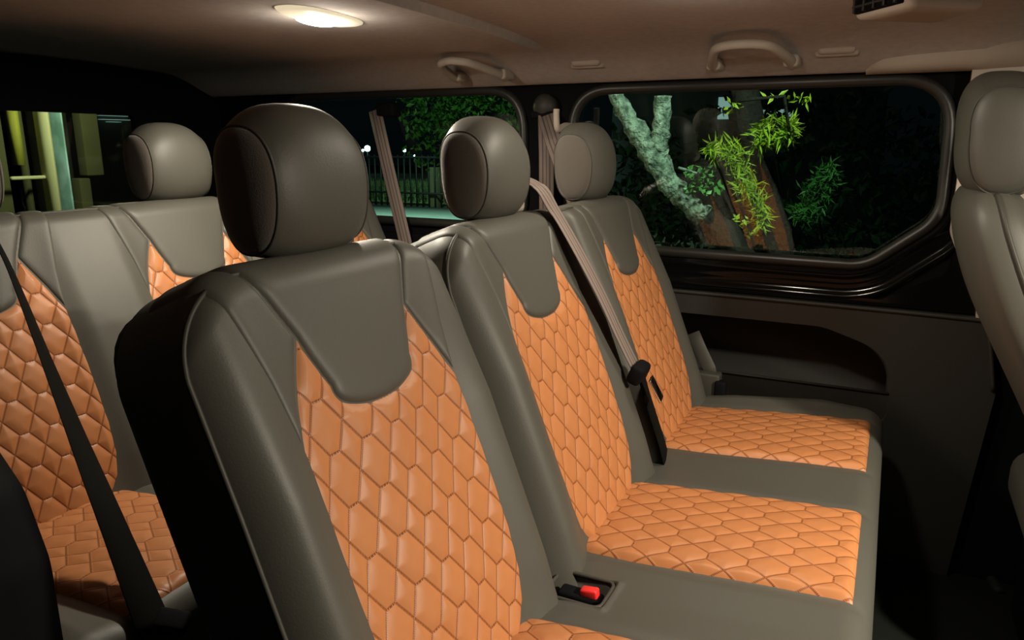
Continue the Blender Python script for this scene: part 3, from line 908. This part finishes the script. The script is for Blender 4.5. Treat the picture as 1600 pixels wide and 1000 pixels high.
# ------------------------------------------------------------------ overhead fittings
def grab_handle(xa, xb, ztop, zbot, label):
    o = empty('grab_handle', ((xa + xb) / 2, 1.87, zbot), label, 'grab handle', 'grab handles above the side windows')
    L = (xb - xa) / 2
    pth = [(-L, 0.02, -0.010), (-L + 0.001, -0.020, -0.004), (-L + 0.012, -0.075, 0.006), (-L + 0.030, -0.125, 0.016), (-L + 0.055, -0.142, 0.0195), (0, -0.146, 0.0205), (L - 0.055, -0.142, 0.0195), (L - 0.030, -0.125, 0.016), (L - 0.012, -0.075, 0.006), (L - 0.001, -0.020, -0.004), (L, 0.02, -0.010)]
    pp = catmull(pth, 6); k = len(pp)
    rr = [0.0130 - 0.0030 * math.sin(PI * i / (k - 1)) for i in range(k)]
    link('grip', mesh('grip', *tube_v(pp, rr, 12)), M_beige, o)
    for s in (-1, 1):
        rbox('mount', (s * L - 0.017, -0.012, -0.018), (s * L + 0.017, 0.050, 0.010), M_beige, 0.008, o)
    return o


grab_handle(-0.412, -0.238, 0.23, 0.186, 'beige grab handle above the large window with the lit tree')
grab_handle(-1.128, -0.985, 0.23, 0.186, 'dim grab handle above the rear side window, left of the other one')
for i, (x, lb) in enumerate(((-0.74, 'small folded beige hook between the two grab handles'), (-0.145, 'small folded beige hook right of the brighter grab handle'))):
    o = empty('ceiling_hook', (x, 1.885, 0.198), lb, 'hook', 'folded hooks along the headliner edge')
    rbox('flap', (-0.040, -0.022, -0.006), (0.040, 0.02, 0.014), M_beige, 0.010, o)
    rbox('bezel', (-0.046, -0.008, -0.010), (0.046, 0.03, 0.018), M_beige, 0.008, o)


def dome_lamp(x, y, label, power, rz):
    o = empty('ceiling_lamp', (x, y, 0.243 if x < -0.82 else 0.252), label, 'ceiling lamp', 'oval lamps in the headliner')
    o.rotation_euler = (0, 0, rz)
    n = 40
    def dome(sx, sy, h, x0=0, y0=0, z0=0):
        vs, fs = [], []
        for i, s in enumerate((1, 0.97, 0.88, 0.7, 0.45, 0.2)):
            for j in range(n):
                a = 2 * PI * j / n; c, q = math.cos(a), math.sin(a)
                vs.append((x0 + math.copysign(abs(c) ** 0.85, c) * sx * s, y0 + math.copysign(abs(q) ** 0.85, q) * sy * s, z0 - h * (1 - s * s) ** 0.5))
        for i in range(5):
            for j in range(n): fs.append((i * n + j, i * n + (j + 1) % n, (i + 1) * n + (j + 1) % n, (i + 1) * n + j))
        fs.append(tuple(5 * n + j for j in range(n)))
        return fixn(mesh('lens', vs, fs))
    link('lens', dome(0.050, 0.122, 0.014), M_lens, o)
    link('bulb_window', dome(0.028, 0.055, 0.008, -0.016, 0.006, -0.0088), M_lensb, o)
    l = light('AREA', 'ceiling_lamp_light', (0, 0, -0.024), power, (1.0, 0.90, 0.72), 0.08)
    l.parent = o
    l2 = light('POINT', 'ceiling_lamp_glow', (0, 0, -0.034), min(max(power * 0.14, 0.6), 1.5), (1.0, 0.88, 0.74), 0.02); l2.parent = o
    return o


dome_lamp(-1.035, 1.21, 'glowing oval ceiling lamp near the top left of the view', 5.5, math.radians(6))
dome_lamp(-0.28, 1.27, 'second ceiling lamp ahead of the nearer bench, just above the view', 2.2, 0)
dome_lamp(0.88, 0.80, 'front ceiling lamp above the front seats', 34.0, 0)

vp = at_z(1428, 26, 0.213)
vu = empty('ceiling_vent', (vp.x, vp.y, 0.262), 'beige overhead air vent box with dark grille at the top right', 'air vent')
vu.rotation_euler = (0, 0, math.radians(38))
vs, fs = [], []
outl = roundpoly([(-0.070, -0.075), (0.075, -0.075), (0.110, 0.075), (-0.070, 0.075)], 0.02, 6)
for sc_k, zz in ((1.06, 0.0), (1.0, -0.030), (0.97, -0.042), (0.90, -0.047), (0.5, -0.049)):
    for p in outl: vs.append((p[0] * sc_k, p[1] * sc_k, zz))
k = len(outl)
for i in range(4):
    for j in range(k): fs.append((i * k + j, i * k + (j + 1) % k, (i + 1) * k + (j + 1) % k, (i + 1) * k + j))
fs.append(tuple(4 * k + j for j in range(k)))
link('housing', fixn(mesh('housing', vs, fs)), M_beige, vu)
rbox('grille', (-0.078, -0.060, -0.039), (-0.066, 0.060, -0.006), M_black, 0.003, vu)
for i in range(5):
    rbox('slat', (-0.083, -0.056 + 0.0265 * i, -0.038), (-0.076, -0.051 + 0.0265 * i, -0.007), M_plastic, 0.001, vu)
for z in (-0.030, -0.017): rbox('slat', (-0.082, -0.058, z), (-0.076, 0.058, z + 0.004), M_plastic, 0.001, vu)

# ------------------------------------------------------------------ outside
GZ = -1.60
struct(link('ground', rbox_me('ground', (-40, 2.2, GZ - 0.1), (12, 45, GZ), 0), M_soil))
struct(link('ground.001', rbox_me('ground_rear', (-40, -20, GZ - 0.1), (-2.6, 2.2, GZ), 0), M_soil))


def strip(name, y0, y1, z0, z1, m): return link(name, rbox_me(name, (-22, y0, z0), (-2.0, y1, z1), 0), m)


struct(strip('pavement', 10.8, 15.6, GZ, GZ + 0.03, M_pave))
gq = strip('grass', 16.4, 28, GZ, GZ + 0.05, M_grass)
bm = bmesh.new()
for i in range(9000):
    x, y = rng.uniform(-19, -5), rng.uniform(16.8, 19.5)
    h = rng.uniform(0.15, 0.62); dx, dy = rng.normal(0, 0.15, 2)
    a = bm.verts.new((x - 0.03, y, GZ)); b = bm.verts.new((x + 0.03, y, GZ)); c = bm.verts.new((x + dx, y + dy, GZ + h)); bm.faces.new((a, b, c))
gm = bpy.data.meshes.new('grass_blades'); bm.to_mesh(gm); bm.free()
bm2 = bmesh.new(); bm2.from_mesh(gq.data); bm2.from_mesh(gm); bm2.to_mesh(gq.data); bm2.free()
tag(gq, 'rough green grass growing behind the black iron fence', 'grass', kind='stuff')

fe = empty('iron_fence', (-9.6, 16.0, GZ), 'black iron railing fence seen through the rear side window', 'fence')
for i in range(52):
    rbox('bar', (-6.3 + i * 0.185, -0.012, 0), (-6.3 + i * 0.185 + 0.035, 0.012, 1.3), M_iron, 0, fe)
for z in (0.32, 1.22): rbox('rail', (-6.4, -0.02, z), (3.4, 0.02, z + 0.05), M_iron, 0, fe)
fp = rbox('post', (-0.7, 0.1, 0), (-0.45, 0.3, 1.0), M_wallg, 0.01)
fp.name = 'gate_post'; fp.location = (-9.9, 16.0, GZ); tag(fp, 'dull stone post standing behind the iron fence', 'post')


def leaf_me(name, blobs, count, size, seed, droop=0.3, long=1.7, wid=0.42):
    r = np.random.default_rng(seed); vs, fs = [], []
    for i in range(count):
        c, rad = blobs[r.integers(len(blobs))]
        d = r.normal(0, 1, 3); d = d / np.linalg.norm(d) * r.uniform(0.2, 1) ** 0.5
        p = np.array(c) + d * np.array(rad)
        t = r.normal(0, 1, 3); t[2] -= droop; t /= np.linalg.norm(t); s = np.cross(t, r.normal(0, 1, 3)); s /= np.linalg.norm(s); nn = np.cross(t, s)
        L_ = size * r.uniform(0.6, 1.3)
        o = len(vs)
        vs += [tuple(p), tuple(p + t * L_ * 0.45 * long + s * L_ * wid + nn * L_ * 0.12), tuple(p + t * L_ * long), tuple(p + t * L_ * 0.45 * long - s * L_ * wid + nn * L_ * 0.12)]
        fs += [(o, o + 1, o + 2), (o, o + 2, o + 3)]
    return mesh(name, vs, fs, smooth=False)


def rough_tube(path, rr, seed, n=14, amp=0.14):
    vs, fs = tube_v(path, rr, n); r = np.random.default_rng(seed)
    out = []
    k = len(path); P = [Vector(p) for p in path]
    for i in range(k):
        for j in range(n):
            v = Vector(vs[i * n + j]); out.append(P[i] + (v - P[i]) * (1 + r.normal(0, amp)))
    return out, fs


TY = 4.0
t1 = empty('tree', at_y(1180, 520, TY) * 1.0, 'pale lichen covered leaning forked tree trunk outside the large window', 'tree')
t1.location.z = GZ
A = lambda px, py, y=TY: at_y(px, py, y)
trunk = catmull([A(1235, 640) + Vector((0, 0, -0.6)), A(1190, 480), A(1128, 362), A(1085, 326), A(1045, 285), A(1010, 225), A(985, 190), A(966, 155), A(950, 115)], 6)
kk = len(trunk); rr = [ip(i / (kk - 1), [0, 0.4, 0.6, 0.8, 1], [0.09, 0.05, 0.062, 0.045, 0.030]) for i in range(kk)]
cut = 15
link('trunk', mesh('trunk', *rough_tube(rel(t1, trunk[:cut + 1]), rr[:cut + 1], 3)), M_bark, t1)  # lower trunk coloured dark to paint in the light fading downwards
link('limb', mesh('limb', *rough_tube(rel(t1, trunk[cut:]), rr[cut:], 3)), M_moss, t1)
fork = catmull([A(1052, 300), A(1035, 265), A(1030, 230), A(1034, 190), A(1036, 150)], 6); kk = len(fork)
link('branch', mesh('branch', *rough_tube(rel(t1, fork), [ip(i / (kk - 1), [0, 1], [0.050, 0.042]) for i in range(kk)], 4)), M_moss, t1)
tw = catmull([A(1060, 262), A(1080, 268), A(1100, 276)], 4)
link('twig', mesh('twig', *tube_v(rel(t1, tw), 0.008, 6)), M_moss, t1)

t2 = empty('tree', A(1215, 480, 4.6), 'dark straight tree trunk outside, rising behind the bright green sprays', 'tree'); t2.location.z = GZ
trunk = catmull([A(1240, 700, 4.6) + Vector((0, 0, -0.3)), A(1222, 420, 4.6), A(1205, 330, 4.6), A(1185, 240, 4.6), A(1165, 150, 4.6), A(1150, 60, 4.6)], 5); kk = len(trunk)
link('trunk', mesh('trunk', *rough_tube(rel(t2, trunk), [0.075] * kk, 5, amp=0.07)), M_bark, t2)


def bush(label, cat, blobs, count, size, m, seed, name='leafy_branch', stems=None, droop=0.3, long=1.7, wid=0.42):
    c0 = blobs[0][0]
    o = empty(name, c0, label, cat)
    bl = [(tuple(Vector(c) - Vector(c0)), r_) for c, r_ in blobs]
    link('foliage', leaf_me('foliage', bl, count, size, seed, droop, long, wid), m, o)
    st_ = stems or [(Vector(bl[0][0]) + Vector((0.05, 0.25, -0.35))), Vector(bl[0][0]), Vector(bl[-1][0]) * 0.9 + Vector((0, 0, 0.02))]
    link('stem', mesh('stem', *tube_v(st_, 0.010, 6)), M_bark, o)
    return o


S4 = 1.0 / 320    # metres per pixel at four metres, roughly
bl = lambda *a: [(tuple(A(px, py, y)), (rx, 0.10, rz)) for px, py, rx, rz, y in a]
bush('bright yellow green leaf spray high on the dark trunk', 'branch', bl((1205, 195, .07, .05, 4.3), (1190, 215, .04, .07, 4.3), (1225, 215, .06, .04, 4.3), (1235, 200, .02, .06, 4.3)), 420, 0.024, M_leafA, 21, long=3.0, wid=0.22)
bush('largest bright green spray reaching down between the two trunks', 'branch', bl((1120, 232, .06, .05, 4.2), (1145, 240, .06, .07, 4.2), (1160, 270, .05, .08, 4.2), (1180, 305, .05, .09, 4.2), (1165, 295, .06, .03, 4.2), (1190, 335, .03, .08, 4.2)), 760, 0.022, M_leafA, 22, long=3.0, wid=0.22)
bush('round pale green leaves on a twig beside the lichen covered trunk', 'branch', bl((1095, 270, .09, .04, 3.9), (1105, 290, .09, .05, 3.9), (1080, 285, .05, .05, 3.9)), 110, 0.030, M_leafC, 23, long=1.1)
bush('dim green bush low in the large window, right of the trunks', 'bush', bl((1275, 300, .10, .10, 4.9), (1290, 275, .08, .08, 4.9), (1260, 330, .10, .08, 4.9)), 520, 0.026, M_leafB, 24, name='bush', long=2.4, wid=0.28)
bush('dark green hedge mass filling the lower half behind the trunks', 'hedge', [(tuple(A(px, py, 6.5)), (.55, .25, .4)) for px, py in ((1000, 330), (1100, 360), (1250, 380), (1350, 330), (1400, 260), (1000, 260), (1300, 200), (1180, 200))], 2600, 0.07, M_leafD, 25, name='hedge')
bush('few small yellow leaves at the lower middle of the large window', 'branch', bl((1155, 345, .05, .02, 4.1), (1165, 365, .06, .02, 4.1)), 45, 0.022, M_leafA, 26)
bush('dim leaf twigs hanging at the top of the large window', 'branch', bl((1225, 150, .10, .015, 4.1), (1255, 155, .05, .03, 4.1), (1145, 165, .02, .02, 4.1)), 40, 0.020, M_leafA, 27, long=2.4)
o = bush('broad green tree crown outside the rear side window', 'tree', [(tuple(at_y(px, py, 9.5)), (.75, .5, .55)) for px, py in ((690, 175), (720, 150), (740, 190), (700, 215), (760, 160), (680, 150))], 2000, 0.06, M_leafB, 28, name='tree')
link('trunk', mesh('trunk', *tube_v([Vector((0.6, 0.4, -3.5)), Vector((0.5, 0.3, 0))], 0.12, 8)), M_bark, o)

for i, (px, py, y, r_, lb) in enumerate(((574, 232, 32, 0.16, 'largest distant white street light, left of the belt'), (567, 235, 32, 0.07, 'faint distant street light beside the largest one'), (632, 235, 33, 0.085, 'distant street light right of the belt, upper one'), (648, 244, 33, 0.07, 'distant street light right of the belt, lower one'))):
    p = at_y(px, py, y)
    o = empty('street_light', (p.x, p.y, GZ), lb, 'street light', 'far street lights')
    vs, fs = [], []
    bm = bmesh.new(); bmesh.ops.create_icosphere(bm, subdivisions=2, radius=r_); me = bpy.data.meshes.new('lamp_head'); bm.to_mesh(me); bm.free()
    link('lamp_head', me, M_lampA, o, (0, 0, p.z - GZ))
    link('pole', mesh('pole', *tube_v([(0, 0, 0), (0, 0, p.z - GZ)], 0.03, 6)), M_iron, o)
# lit house windows far behind the trees
fh_ = empty('house', (at_y(1130, 170, 14).x, 14.3, GZ), 'dark house beyond the trees with two lit window patches', 'building')
rbox('wall', (-2.2, 0, 0), (2.6, 2, 3.3), mat('house_wall', (0.03, 0.035, 0.045), 0.9), 0.02, fh_)
for (a, b) in (((1123, 152), (1140, 186)), ((1165, 172), (1240, 182))):
    p, q = at_y(*a, 14.25) - fh_.location, at_y(*b, 14.25) - fh_.location
    rbox('lit_window', (p.x, -0.06, q.z), (q.x, 0.02, p.z), M_lampB, 0, fh_)

# building seen through the tailgate window
BX = -5.0
bd = empty('building', (BX - 0.5, 3.0, GZ), 'olive building porch with cream and mint columns seen through the tailgate window', 'building')


def slab(name, px0, px1, py0, py1, x, th, m, full=True):
    p, q = at_x(px0, py0, x), at_x(px1, py1, x)
    z0, z1 = (GZ, 1.5) if full else (q.z, p.z)
    return rbox(name, Vector((x - th, p.y, z0)) - bd.location, Vector((x, q.y, z1)) - bd.location, m, 0.01, bd)


slab('wall', -260, 24, 170, 330, BX - 0.25, 0.1, M_wallg)
slab('door_frame', 24, 32, 150, 258, BX - 0.2, 0.1, M_wally, False)
slab('wall', 32, 50, 170, 330, BX - 0.25, 0.1, M_wallg)
slab('dark_wall', 50, 124, 170, 330, BX - 0.6, 0.1, M_dkb)
slab('cream_column', 75, 93, 170, 330, BX, 0.14, M_pale)
slab('mint_column', 93, 118, 170, 330, BX - 0.02, 0.14, M_mint)
slab('panel_wall', 124, 164, 170, 274, BX - 0.2, 0.1, M_wallg, False)
slab('panel_wall', 124, 160, 279, 420, BX - 0.2, 0.1, M_wallg, False)
hr = slab('handrail', 18, 86, 276, 279, BX - 0.1, 0.03, M_pale, False)
sp_ = at_x(185, 186, -9.0)
lpz = empty('shop', (-9.0, sp_.y, GZ), 'dark shop front with pale lit strips seen right of the olive panel', 'building')
rbox('wall', (-1.2, -1.2, 0), (-0.09, 2.2, 2.6), M_dkb, 0.02, lpz)
for k_, (a, b, c, d_) in enumerate(((157, 205, 180, 182), (160, 208, 186, 188), (172, 190, 190, 191))):
    p, q = at_x(a, c, -9.0), at_x(b, d_, -9.0)
    rbox('light_strip', Vector((-9.1, p.y, q.z)) - lpz.location, Vector((-9.0, q.y, p.z)) - lpz.location, M_lampB, 0, lpz)
